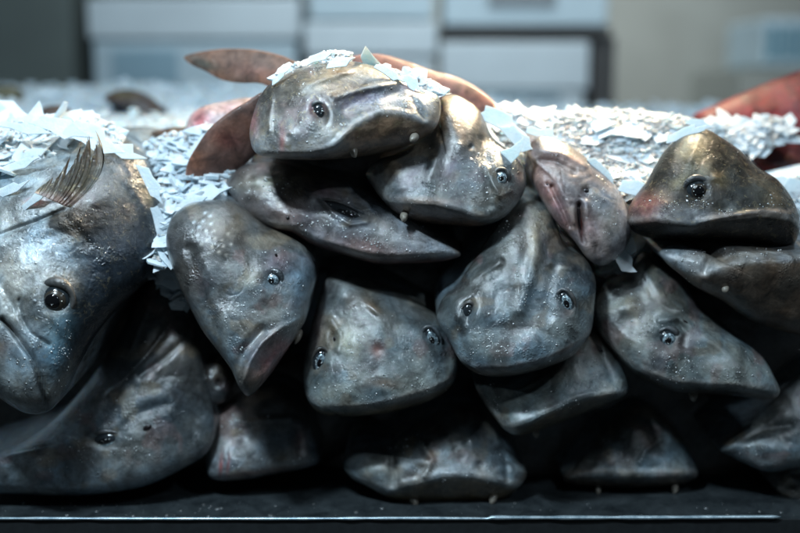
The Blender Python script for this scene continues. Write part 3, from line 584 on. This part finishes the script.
# cut and far fish
blob('fish_piece', 'pink raw fish piece on the ice behind the brown fin', 'fish', 'fin', out=[(186, 140), (188, 120), (200, 108), (222, 102), (248, 98), (262, 104), (250, 125), (225, 142), (203, 146)], c=(222, 122), Y0=.10, H=.02, tilt=(0, -.6), seed=34, base=(.42, .34, .35), paint=[(200, 122, 10, 12, 0, (.5, .12, .13), .8), (230, 108, 16, 5, -10, (.5, .3, .3), .5)], L=.08, nr=40, nt=90)
blob('fish', 'brown fish tip on the ice left of the brown fin', 'fish', 'fin', out=[(150, 134), (165, 129), (185, 127), (200, 130), (204, 140), (190, 146), (165, 143)], c=(178, 137), Y0=.12, H=.012, tilt=(0, -.6), seed=35, base=(.085, .055, .04), L=.08, nr=30, nt=70)
blob('fish', 'blurred dark fish head poking out of the ice behind the silver fish', 'fish', 'fin', group='blurred fish in the ice behind', out=[(104, 100), (112, 92), (128, 89), (146, 94), (160, 104), (168, 114), (158, 122), (142, 118), (122, 108)], c=(138, 105), Y0=.42, H=.03, tilt=(0, -.6), seed=36, base=(.045, .03, .028), paint=[(122, 94, 14, 5, 10, (.1, .085, .05), .8)], L=.1, nr=30, nt=70)
blob('fish', 'blurred yellowish dark fish back low in the ice at the far left', 'fish', 'fin', group='blurred fish in the ice behind', out=[(-30, 92), (0, 86), (18, 88), (24, 96), (10, 102), (-25, 104)], c=(0, 95), Y0=.5, H=.02, tilt=(0, -.6), seed=37, base=(.09, .08, .05), L=.1, nr=30, nt=70)
blob('fish', 'blurred brown fish patch sunk in the ice above the spiny fin', 'fish', 'fin', group='blurred fish in the ice behind', out=[(38, 112), (48, 106), (62, 106), (72, 112), (64, 120), (46, 120)], c=(55, 113), Y0=.26, H=.012, tilt=(0, -.6), seed=38, base=(.09, .06, .05), L=.05, nr=30, nt=70)
blob('red_fish', 'blurred red fish lying across the ice at the upper right', 'fish', 'fin', group='red fish at the right edge', out=[(692, 118), (715, 105), (745, 92), (780, 78), (825, 66), (880, 80), (880, 170), (840, 178), (800, 150), (770, 128), (730, 126)], c=(805, 122), Y0=.24, H=.04, tilt=(0, -.5), lump=.006, seed=39, base=(.16, .012, .016), paint=[(770, 98, 40, 6, -12, (.20, .02, .024), .6), (815, 145, 30, 18, 0, (.05, .018, .018), .9)], L=.14, nr=50, nt=110)
blob('red_fish', 'blurred red fish head with a dark gap, just right of the mottled golden fish', 'fish', 'fin', group='red fish at the right edge', out=[(752, 156), (765, 146), (785, 142), (815, 144), (850, 160), (840, 190), (800, 186), (775, 178), (758, 168)], c=(800, 166), Y0=.20, H=.03, tilt=(0, -.5), seed=40, base=(.15, .03, .03), paint=[(786, 164, 18, 9, 10, (.02, .008, .008), 1.0), (765, 172, 12, 5, 20, (.45, .07, .07), .8)], L=.12, nr=50, nt=110)

# bodies added inside the pile, skin painted dark to keep the gaps black
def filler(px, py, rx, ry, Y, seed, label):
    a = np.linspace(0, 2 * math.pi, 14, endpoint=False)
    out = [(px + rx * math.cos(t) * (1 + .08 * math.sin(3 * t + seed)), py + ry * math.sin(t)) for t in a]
    blob('shark', label, 'fish', 'shark', group='dark-painted filler sharks deep in the pile', out=out, c=(px, py), Y0=Y, H=.04, tilt=(0, -.2), seed=seed, base=(.05, .047, .045), L=.12, nr=40, nt=90)
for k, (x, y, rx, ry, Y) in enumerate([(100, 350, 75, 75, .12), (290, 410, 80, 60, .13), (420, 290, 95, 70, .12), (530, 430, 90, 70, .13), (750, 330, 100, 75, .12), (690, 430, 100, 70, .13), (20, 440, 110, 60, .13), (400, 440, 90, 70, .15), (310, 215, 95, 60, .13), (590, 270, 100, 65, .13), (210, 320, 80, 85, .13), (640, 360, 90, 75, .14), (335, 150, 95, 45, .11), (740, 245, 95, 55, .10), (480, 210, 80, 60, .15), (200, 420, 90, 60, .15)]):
    filler(x, y, rx, ry, Y, 50 + k, 'added shark body painted dark to shade a gap between the front heads')

# ------------------------------------------------------------------ ice
m, nt_, P = newmat('crushed_ice'); v = geo(nt_)
n1 = noise(nt_, 60, 5, .6, 0, v); n2 = noise(nt_, 350, 4, .6, 0, v)
nt_.links.new(mixc(nt_, mapr(nt_, n1.outputs['Fac'], .35, .65, 0, 1), (.57, .69, .77), (.72, .81, .87)), P.inputs['Base Color'])
P.inputs['Roughness'].default_value = .5; P.inputs['Subsurface Weight'].default_value = .85; P.inputs['Subsurface Radius'].default_value = (.006, .01, .014); P.inputs['Subsurface Scale'].default_value = 1
P.inputs['Coat Weight'].default_value = .15; P.inputs['Coat Roughness'].default_value = .2
bb = nt_.nodes.new('ShaderNodeBump'); bb.inputs['Strength'].default_value = .35; bb.inputs['Distance'].default_value = .0015
nt_.links.new(math_(nt_, 'ADD', n1.outputs['Fac'], n2.outputs['Fac']), bb.inputs['Height']); nt_.links.new(bb.outputs[0], P.inputs['Normal'])
M['ice'] = m
iceV = []; iceF = []; iceM = []; cnt = [0]
def put(V, F, mi=0):
    iceM.extend([mi] * len(F))
    iceV.append(np.asarray(V)); iceF.extend([[i + cnt[0] for i in f] for f in F]); cnt[0] += len(V)
rs = np.random.RandomState(5)
def flake(c, size, nrm, tilt=.35, th=.0016, elong=None, angle=None):
    n = rs.randint(6, 11); a = np.arange(n) * 2 * math.pi / n + (rs.rand(n) - .5) * 3.5 / n
    e = elong or (1 + rs.rand() * 1.3); r = size * (.45 + .65 * rs.rand(n)); P2 = np.stack([r * np.cos(a) * e, r * np.sin(a)], -1)
    nn = np.array(nrm, float) + rs.randn(3) * tilt; nn /= np.linalg.norm(nn)
    ref = np.array([1, 0, .1]) if angle is None else np.array([math.cos(angle), 0, math.sin(angle)])
    if angle is None:
        t = rs.rand() * 6.28; ref = np.array([math.cos(t), math.sin(t), .3])
    U = np.cross(nn, ref); U /= np.linalg.norm(U); W = np.cross(nn, U)
    if angle is not None: U, W = W, U
    th_ = th * (.6 + rs.rand())
    top = c + P2[:, :1] * U + P2[:, 1:] * W + nn * th_ * .5 * (1 + 1.2 * rs.randn(n))[:, None]; bot = c + P2[:, :1] * U * .96 + P2[:, 1:] * W * .96 - nn * th_ * .5
    top = np.concatenate([top, [top.mean(0) + nn * th_ * rs.rand()]]); bot = bot
    F = [[i, (i + 1) % n, n] for i in range(n)] + [list(range(2 * n, n, -1))] + [[i, n + 1 + i, n + 1 + (i + 1) % n, (i + 1) % n] for i in range(n)]
    put(np.concatenate([top, bot]), F, 1)
ICO = ellipsoid((0, 0, 0), 1, 1, 1, 0, 7, 4)
def crumb_(c, r):
    V = ICO[0] * (1 + .35 * rs.randn(len(ICO[0]), 1) * .6) * (r * (.7 + rs.rand()), r * (.7 + .6 * rs.rand()), r * (.4 + .5 * rs.rand()))
    t = rs.rand() * 6.28; V = np.stack([V[:, 0] * math.cos(t) - V[:, 1] * math.sin(t), V[:, 0] * math.sin(t) + V[:, 1] * math.cos(t), V[:, 2] + V[:, 0] * rs.randn() * .3], -1)
    put(V + c, ICO[1])
def icepatch(out, c, Y0, H, tilt, nfl, size, tl=.2, crumb=5, nrm=(0, -.55, 1), lump=.003, seed=0):
    OC = catmull(out, 60); b = Body(out=out, c=c, Y0=Y0, H=H, tilt=tilt, seed=seed, L=.08, nt=130, nr=50, lump=lump, grad=False)
    nf = 1 + 49 * 130; V_ = b.V.copy()
    V_[:nf] += (fbm(V_[:nf] * 160, 3) * .0022)[:, None] * np.array([0, -1, .6]); put(V_, b.F)
    for k_ in range(int(nfl * crumb)):
        t = rs.rand() * 6.28; o = OC[rs.randint(60)]; q = math.sqrt(rs.rand()); x = c[0] + (o[0] - c[0]) * q; y = c[1] + (o[1] - c[1]) * q
        if k_ < nfl: flake(b.point(x, y, -.001 + .003 * rs.rand()), size * (.4 + 1.5 * rs.rand() ** 2), nrm, tl, th=.0016)
        else: crumb_(b.point(x, y, .0005), size * (.12 + .3 * rs.rand() ** 2))
    return b
# right-hand heap between the sharks and the golden fish
icepatch([(476, 99), (500, 107), (545, 113), (590, 109), (640, 111), (680, 116), (704, 124), (712, 150), (690, 190), (650, 205), (615, 200), (590, 180), (560, 160), (530, 152), (505, 145), (488, 125)], (600, 150), .075, .016, (0, -1.0), 90, .011, .12, crumb=26, lump=.0035, seed=61)
# left, flakes on the silver fish and down the channel to the pile
icepatch([(-30, 150), (-10, 132), (10, 122), (40, 120), (70, 118), (105, 120), (122, 140), (118, 152), (90, 158), (60, 165), (30, 180), (0, 195), (-30, 200)], (45, 145), .035, .010, (.1, -.9), 150, .012, .4, seed=62, lump=.003)
icepatch([(140, 150), (165, 135), (195, 130), (225, 120), (250, 130), (250, 170), (235, 200), (205, 210), (178, 222), (165, 245), (160, 270), (150, 255), (158, 215), (156, 180)], (195, 170), .05, .012, (0, -.8), 330, .0085, .4, seed=63, lump=.004)
icepatch([(165, 225), (178, 250), (186, 275), (190, 300), (178, 305), (164, 290), (152, 275), (156, 250)], (170, 266), .035, .008, (0, -.5), 60, .008, .6, seed=64)
# hidden ice deep between the right heads
icepatch([(598, 262), (622, 240), (640, 246), (652, 270), (645, 290), (610, 285)], (626, 265), .045, .006, (0, -.4), 14, .012, .8, seed=65)
# on top of the topmost shark
icepatch([(276, 72), (300, 62), (330, 52), (352, 55), (345, 66), (310, 72), (285, 80)], (315, 65), .01, .006, (0, -.7), 26, .010, .18, seed=66)
icepatch([(368, 66), (390, 68), (412, 76), (436, 82), (446, 92), (436, 98), (415, 88), (390, 78)], (408, 80), .015, .005, (0, -.7), 22, .009, .4, seed=67)
# right of golden fish
icepatch([(705, 122), (735, 124), (770, 116), (786, 124), (782, 142), (760, 152), (735, 150), (715, 138)], (750, 134), .16, .012, (0, -.8), 70, .010, .18, seed=68)
icepatch([(775, 186), (800, 176), (850, 172), (870, 220), (850, 262), (815, 262), (800, 235), (790, 205)], (825, 215), .06, .012, (0, -.6), 90, .010, .4, seed=69)
# long single flakes
def shard(x, y, Y, ln, wd, ang, n=(0, -.9, .5)):
    d = math.radians(ang); U = np.array([math.cos(d), -.15, -math.sin(d)]); U /= np.linalg.norm(U)
    nn = np.array(n, float); nn -= U * nn.dot(U); nn /= np.linalg.norm(nn); W = np.cross(nn, U); c = at(x, y, Y)
    P2 = [(-.5, -.25), (-.42, .1), (-.35, .36), (-.1, .42), (.1, .5), (.22, .2), (.5, .05), (.3, -.18), (.15, -.42), (-.2, -.3)]; P2 = [(a + rs.randn() * .04, q + rs.randn() * .08) for a, q in P2]; top = [c + U * a * ln + W * q * wd + nn * .0009 for a, q in P2]; bot = [c + U * a * ln * .97 + W * q * wd * .95 - nn * .0009 for a, q in P2]
    k = 10; put(top + bot, [list(range(k)), list(range(2 * k - 1, k - 1, -1))] + [[i, k + i, k + (i + 1) % k, (i + 1) % k] for i in range(k)], 1)
for s_ in [(152, 185, -.005, .05, .016, 62), (158, 225, -.01, .045, .016, 70), (172, 268, -.01, .04, .018, -35), (180, 280, -.012, .042, .016, 60), (168, 284, -.01, .03, .012, 10), (205, 195, .0, .06, .02, -12), (190, 205, -.005, .045, .018, -25), (215, 210, .0, .04, .014, -10),
           (500, 122, .02, .06, .022, 25), (520, 140, .01, .05, .018, 40), (508, 158, -.015, .05, .022, -52), (545, 135, .03, .05, .016, 15), (625, 262, -.012, .035, .02, 50), (628, 250, .0, .03, .018, -60),
           (22, 128, .0, .07, .012, 10), (60, 128, .0, .07, .022, 18), (95, 140, -.005, .07, .03, 20), (20, 165, -.02, .05, .012, -20), (35, 200, -.05, .055, .01, -38), (10, 190, -.035, .05, .014, -25), (120, 150, .01, .06, .02, 25), (340, 62, -.04, .03, .012, -15), (412, 84, -.03, .03, .018, 35), (390, 74, -.03, .035, .010, 30), (320, 58, -.01, .03, .012, -20), (280, 77, -.03, .022, .009, -40),
           (605, 178, .0, .05, .014, 55), (640, 190, .0, .05, .02, 10), (688, 133, .01, .05, .014, -20), (700, 125, .04, .03, .012, 10)]:
    shard(*s_)
# broad mound behind everything
gx = np.linspace(-1.3, 1.3, 150); gy = np.linspace(.20, .95, 66); X, Yg = np.meshgrid(gx, gy)
Z = .43 - .062 + .062 * np.clip((Yg - .20) / .42, 0, 1) + .012 * fbm(np.stack([X * 9, Yg * 9, X * 0], -1), 4) - .03 * np.clip(X / .25, -.1, 1) 
Z -= .09 * np.clip((Yg - .75) / .2, 0, 1) ** 2
Z[0, :] = .2
V = np.stack([X, Yg, Z], -1).reshape(-1, 3); F = [[j * 150 + i, j * 150 + i + 1, (j + 1) * 150 + i + 1, (j + 1) * 150 + i] for j in range(65) for i in range(149)]
nv = len(V); base = V.copy(); base[:, 2] = .02
ed = [i for i in range(150)]; V2 = np.concatenate([V, V[:150] * (1, 1, 0) + (0, 0, .02)]); F += [[i + 1, i, nv + i, nv + i + 1] for i in range(149)]
put(V2, F)
for _ in range(6000):
    i = rs.randint(65 * 150); p = V[i] + rs.randn(3) * .004; (flake(p, .010 * (.4 + rs.rand()), (0, -.3, 1), .25, .002) if _ % 4 == 0 else crumb_(p, .005 * (.3 + rs.rand())))
ice = mesh('crushed_ice', np.concatenate(iceV), iceF, M['ice'], smooth=False)
m2 = M['ice'].copy(); m2.name = 'clear_ice_flake'; P2_ = m2.node_tree.nodes['Principled BSDF']; P2_.inputs['Subsurface Weight'].default_value = .25; P2_.inputs['Roughness'].default_value = .55; P2_.inputs['Coat Weight'].default_value = 0
ice.data.materials.append(m2); ice.data.polygons.foreach_set('material_index', iceM)
tag(ice, 'white crushed ice flakes packed around and behind the fish', 'ice', kind='stuff')

# ------------------------------------------------------------------ tray and counter
m, nt_, P = newmat('wet_steel'); v = geo(nt_); n1 = noise(nt_, 30, 6, .65, .5, v); n2 = noise(nt_, 240, 4, .6, 0, v)
nt_.links.new(mixc(nt_, mapr(nt_, n1.outputs['Fac'], .35, .65, 0, 1), (.02, .026, .03), (.06, .072, .078)), P.inputs['Base Color'])
P.inputs['Metallic'].default_value = .3; nt_.links.new(mapr(nt_, n2.outputs['Fac'], .3, .7, .3, .6), P.inputs['Roughness'])
bb = nt_.nodes.new('ShaderNodeBump'); bb.inputs['Strength'].default_value = .35; bb.inputs['Distance'].default_value = .002; nt_.links.new(n1.outputs['Fac'], bb.inputs['Height']); nt_.links.new(bb.outputs[0], P.inputs['Normal'])
M['steel'] = m
m, nt_, P = newmat('bright_steel_edge'); v = geo(nt_); n1 = noise(nt_, 60, 6, .7, 0, v)
nt_.links.new(mixc(nt_, mapr(nt_, n1.outputs['Fac'], .4, .62, 0, 1), (.30, .40, .46), (.62, .74, .8)), P.inputs['Base Color']); P.inputs['Metallic'].default_value = .6; P.inputs['Roughness'].default_value = .38
M['edge'] = m
M['black'] = plain('dark_front_panel', (.018, .021, .023), .6)
zl = float(at(400, 518, -.075)[2]); zf = zl - .012
xe = float(at(781, 518, -.075)[0])
tray = empty('tray', (0, -.075, zf)); tag(tray, 'dark steel display tray under the fish, with a thin bright front edge', 'tray')
mesh('tray_floor', *boxes([(-.75, -.072, zf - .004, .75, .34, zf)]), M['steel'], tray, smooth=False)
mesh('front_wall', *boxes([(-.75, -.0755, zf - .05, .75, -.0722, zl - .0018)]), M['black'], tray, smooth=False)
# rolled lip, slightly wavy
xs = np.linspace(-.75, xe, 260); V = []; F = []
for i, x in enumerate(xs):
    rr_ = .0019 * (1 + .25 * vnoise(np.array([x * 60, 1.5, 2.2]))) * (1.15 if x > .09 else .85) * min(1, max(.15, (xe - x) / .006))
    zc = zl + .0007 * vnoise(np.array([x * 8, 3.3, 1])) + (.0012 if x > .09 else 0)
    for j in range(8):
        t = 2 * math.pi * j / 8; V.append((x, -.076 + rr_ * 1.3 * math.cos(t), zc + rr_ * math.sin(t)))
for i in range(259):
    for j in range(8): F.append([i * 8 + j, (i + 1) * 8 + j, (i + 1) * 8 + (j + 1) % 8, i * 8 + (j + 1) % 8])
F += [[j for j in range(8)], [259 * 8 + 7 - j for j in range(8)]]
mesh('front_edge', V, F, M['edge'], tray)
V = []; F = []
for k in range(170):
    x = -.28 + .13 * rs.randn() if k % 2 else rs.uniform(-.45, .42); y = rs.uniform(-.068, .0); r_ = .0004 + .0016 * rs.rand() ** 5
    V.append(ICO[0] * (r_ * (1 + rs.rand()), r_ * (1 + rs.rand()), r_ * .4) + (x, y, zf + .0002)); F += [[28 // 28 * len(ICO[0]) * k + t for t in f] for f in ICO[1]]
mesh('water_glint_beads', np.concatenate(V), F, M['drop'], tray)['kind'] = 'stuff'
cnt_ = mesh('counter', *boxes([(-1.0, -.0745, -.6, 1.0, 1.0, zf - .0505), (-1.0, .36, zf - .05, 1.0, 1.0, zf + .02)]), M['black'], smooth=False); tag(cnt_, 'dark counter that the steel tray stands on', 'counter')

# ------------------------------------------------------------------ background (out of focus)
def styro(name, c):
    m, nt, P = newmat(name); n = noise(nt, 6, 4, .6, 0, geo(nt)); P.inputs['Roughness'].default_value = .8
    nt.links.new(mixc(nt, mapr(nt, n.outputs['Fac'], .3, .7, 0, 1), tuple(x * .85 for x in c), c), P.inputs['Base Color']); return m
M['foam'] = styro('white_foam', (.60, .68, .72)); M['foam2'] = styro('bluish_foam', (.50, .62, .68)); M['wall'] = styro('painted_wall', (.42, .43, .39)); M['dark'] = styro('dark_shelf', (.06, .06, .06)); M['green'] = styro('green_grey_panel', (.13, .155, .145))
M['label'] = styro('printed_label', (.28, .42, .50)); M['label2'] = styro('grey_label', (.25, .28, .30)); M['blue'] = styro('blue_plastic', (.10, .26, .34))
YB = 1.25
def rect(x0, y0, x1, y1, Y):
    a = at(x0, y0, Y); b_ = at(x1, y1, Y); return a[0], b_[0], b_[2], a[2]   # xl, xr, zb, zt
def foam_box(label, x0, y0, x1, y1, mat='foam', lidh=.0, Y=YB, labels=(), group='white foam boxes stacked behind'):
    xl, xr, zb, zt = rect(x0, y0, x1, y1, Y); r = empty('foam_box', ((xl + xr) / 2, Y, zb)); tag(r, label, 'box', group)
    zlid = zt - lidh
    bevel(mesh('box_body', *boxes([(xl + .008, Y + .006, zb, xr - .008, Y + .34, zlid - .003)]), M[mat], r, smooth=False), .006)
    if lidh: bevel(mesh('lid', *boxes([(xl, Y, zlid, xr, Y + .35, zt)]), M['foam'], r, smooth=False), .006)
    for (u0, v0, u1, v1, mm) in labels:
        a, b2, c2, d2 = rect(u0, v0, u1, v1, Y); mesh('label', *boxes([(a, Y - .002 + .003, c2, b2, Y + .0075, d2)]), M[mm], r, smooth=False)
    return r
foam_box('wide white foam box with a thick lid, behind the silver fish and the brown fin', 86, -2, 301, 118, 'foam2', lidh=.085, labels=[(112, 50, 178, 84, 'label')])
foam_box('narrow white foam box behind the topmost shark head', 304, 22, 437, 118, 'foam', lidh=.07)
foam_box('upper white foam box behind the top of the pile, resting on a narrow one', 304, -90, 437, 19, 'foam2', lidh=.0)
foam_box('lower white foam box beside the dark shelf post, below a dark gap', 441, 42, 588, 122, 'foam', lidh=.10, labels=[(465, 92, 560, 97, 'label')])
foam_box('upper white foam box with a grey printed label, above a dark gap', 441, -90, 612, 26, 'foam2', labels=[(488, -10, 556, 6, 'label2')])
foam_box('topmost wide white foam box, standing on the box with a thick lid', 90, -110, 299, -5, 'foam')
xl, xr, zb, zt = rect(441, 28, 608, 37, YB + .03)
xp0, xp1, zpb, zpt = rect(592, 28, 606, 300, YB + .03)
sh = empty('shelf_rack', (xp0, YB, zpb)); tag(sh, 'dark shelf rack with one post, right of the lower foam box', 'shelf')
mesh('shelf_board', *boxes([(xl, YB + .0, zb, xr, YB + .36, zt)]), M['dark'], sh, smooth=False)
mesh('post', *boxes([(xp0, YB + .01, zpb, xp1, YB + .34, zb - .001)]), M['dark'], sh, smooth=False)
xl, xr, zb, zt = rect(-120, -150, 84, 330, YB - .05); o = mesh('cabinet', *boxes([(xl, YB - .05, zb, xr, YB + .4, zt)]), M['green'], smooth=False); bevel(o, .01); tag(o, 'blurred dark green grey cabinet in the upper left corner', 'cabinet')
wl = mesh('wall', *boxes([(-3, YB + .8, -1, 3, YB + .9, 2.5)]), M['wall'], smooth=False); tag(wl, 'plain blurred greenish beige wall behind the fish counter', 'wall', kind='structure')
fl = mesh('floor', *boxes([(-3, -2.5, -.95, 3, YB + .79, -.9)]), M['dark'], smooth=False); tag(fl, 'dark floor below the counter', 'floor', kind='structure')
xl, xr, zb, zt = rect(764, 18, 815, 68, YB + .3); r = empty('plastic_crate', (xl, YB + .3, zb)); tag(r, 'blurred blue and white plastic crate at the upper right edge', 'crate')
bevel(mesh('crate_body', *boxes([(xl, YB + .3, zb, xr, YB + .6, zt)]), M['foam2'], r, smooth=False), .01)
for k in range(3):
    a = xl + (xr - xl) * (.08 + .3 * k); mesh('slot', *boxes([(a, YB + .297, zb + .02, a + (xr - xl) * .2, YB + .3005, zt - .02)]), M['blue'], r, smooth=False)
xl, xr, zb, zt = rect(740, 70, 840, 330, YB + .25); o = mesh('side_table', *boxes([(xl, YB + .25, zb, xr, YB + .7, zt)]), M['wall'], smooth=False); tag(o, 'blurred beige stand below the blue and white crate', 'stand')

# ------------------------------------------------------------------ light
def area(name, loc, target, size, power, colr, sy=None, spread=math.pi):
    l = bpy.data.lights.new(name, 'AREA'); l.energy = power; l.color = colr; l.size = size; l.spread = spread
    if sy: l.shape = 'RECTANGLE'; l.size_y = sy
    o = bpy.data.objects.new(name, l); COL.objects.link(o); o.location = loc
    from mathutils import Vector
    o.rotation_euler = (Vector(target) - Vector(loc)).to_track_quat('-Z', 'Y').to_euler(); return o
area('overhead_tube', (-.05, .05, 1.5), (0, -.02, .3), .9, 3.2, (.80, .92, 1.0), .06, math.radians(110))
area('front_lamp', (-.42, -.62, 1.15), (0, 0, .15), .14, 13.5, (.68, .87, 1.0), .06)
area('sheen_fill', (-.25, -1.0, 1.75), (0, 0, .25), .35, 4, (.70, .87, 1.0), .3)  # cool area lamp added for wet sheen on the heads
area('side_lamp', (.75, -.75, 1.1), (0, 0, .2), .12, 3, (.74, .89, 1.0), .06)
area('warm_lamp', (.45, .60, 1.25), (0, 0, .35), .09, 4.5, (1.0, .80, .52), None, math.radians(55))
area('back_lamp', (.1, .55, 2.0), (.1, 2.1, .6), .8, 10.5, (.86, .95, 1.0), .5, math.radians(75))
w = bpy.data.worlds.new('World'); SC.world = w; w.use_nodes = True
w.node_tree.nodes['Background'].inputs[0].default_value = (.55, .75, .9, 1); w.node_tree.nodes['Background'].inputs[1].default_value = .05
SC.view_settings.view_transform = 'Standard'; SC.view_settings.look = 'None'; SC.view_settings.exposure = 0; SC.view_settings.gamma = 1
SC.render.engine = 'CYCLES'; SC.render.resolution_x = 1024; SC.render.resolution_y = 682
for o in bpy.data.objects:
    if '_o' in o: del o['_o']
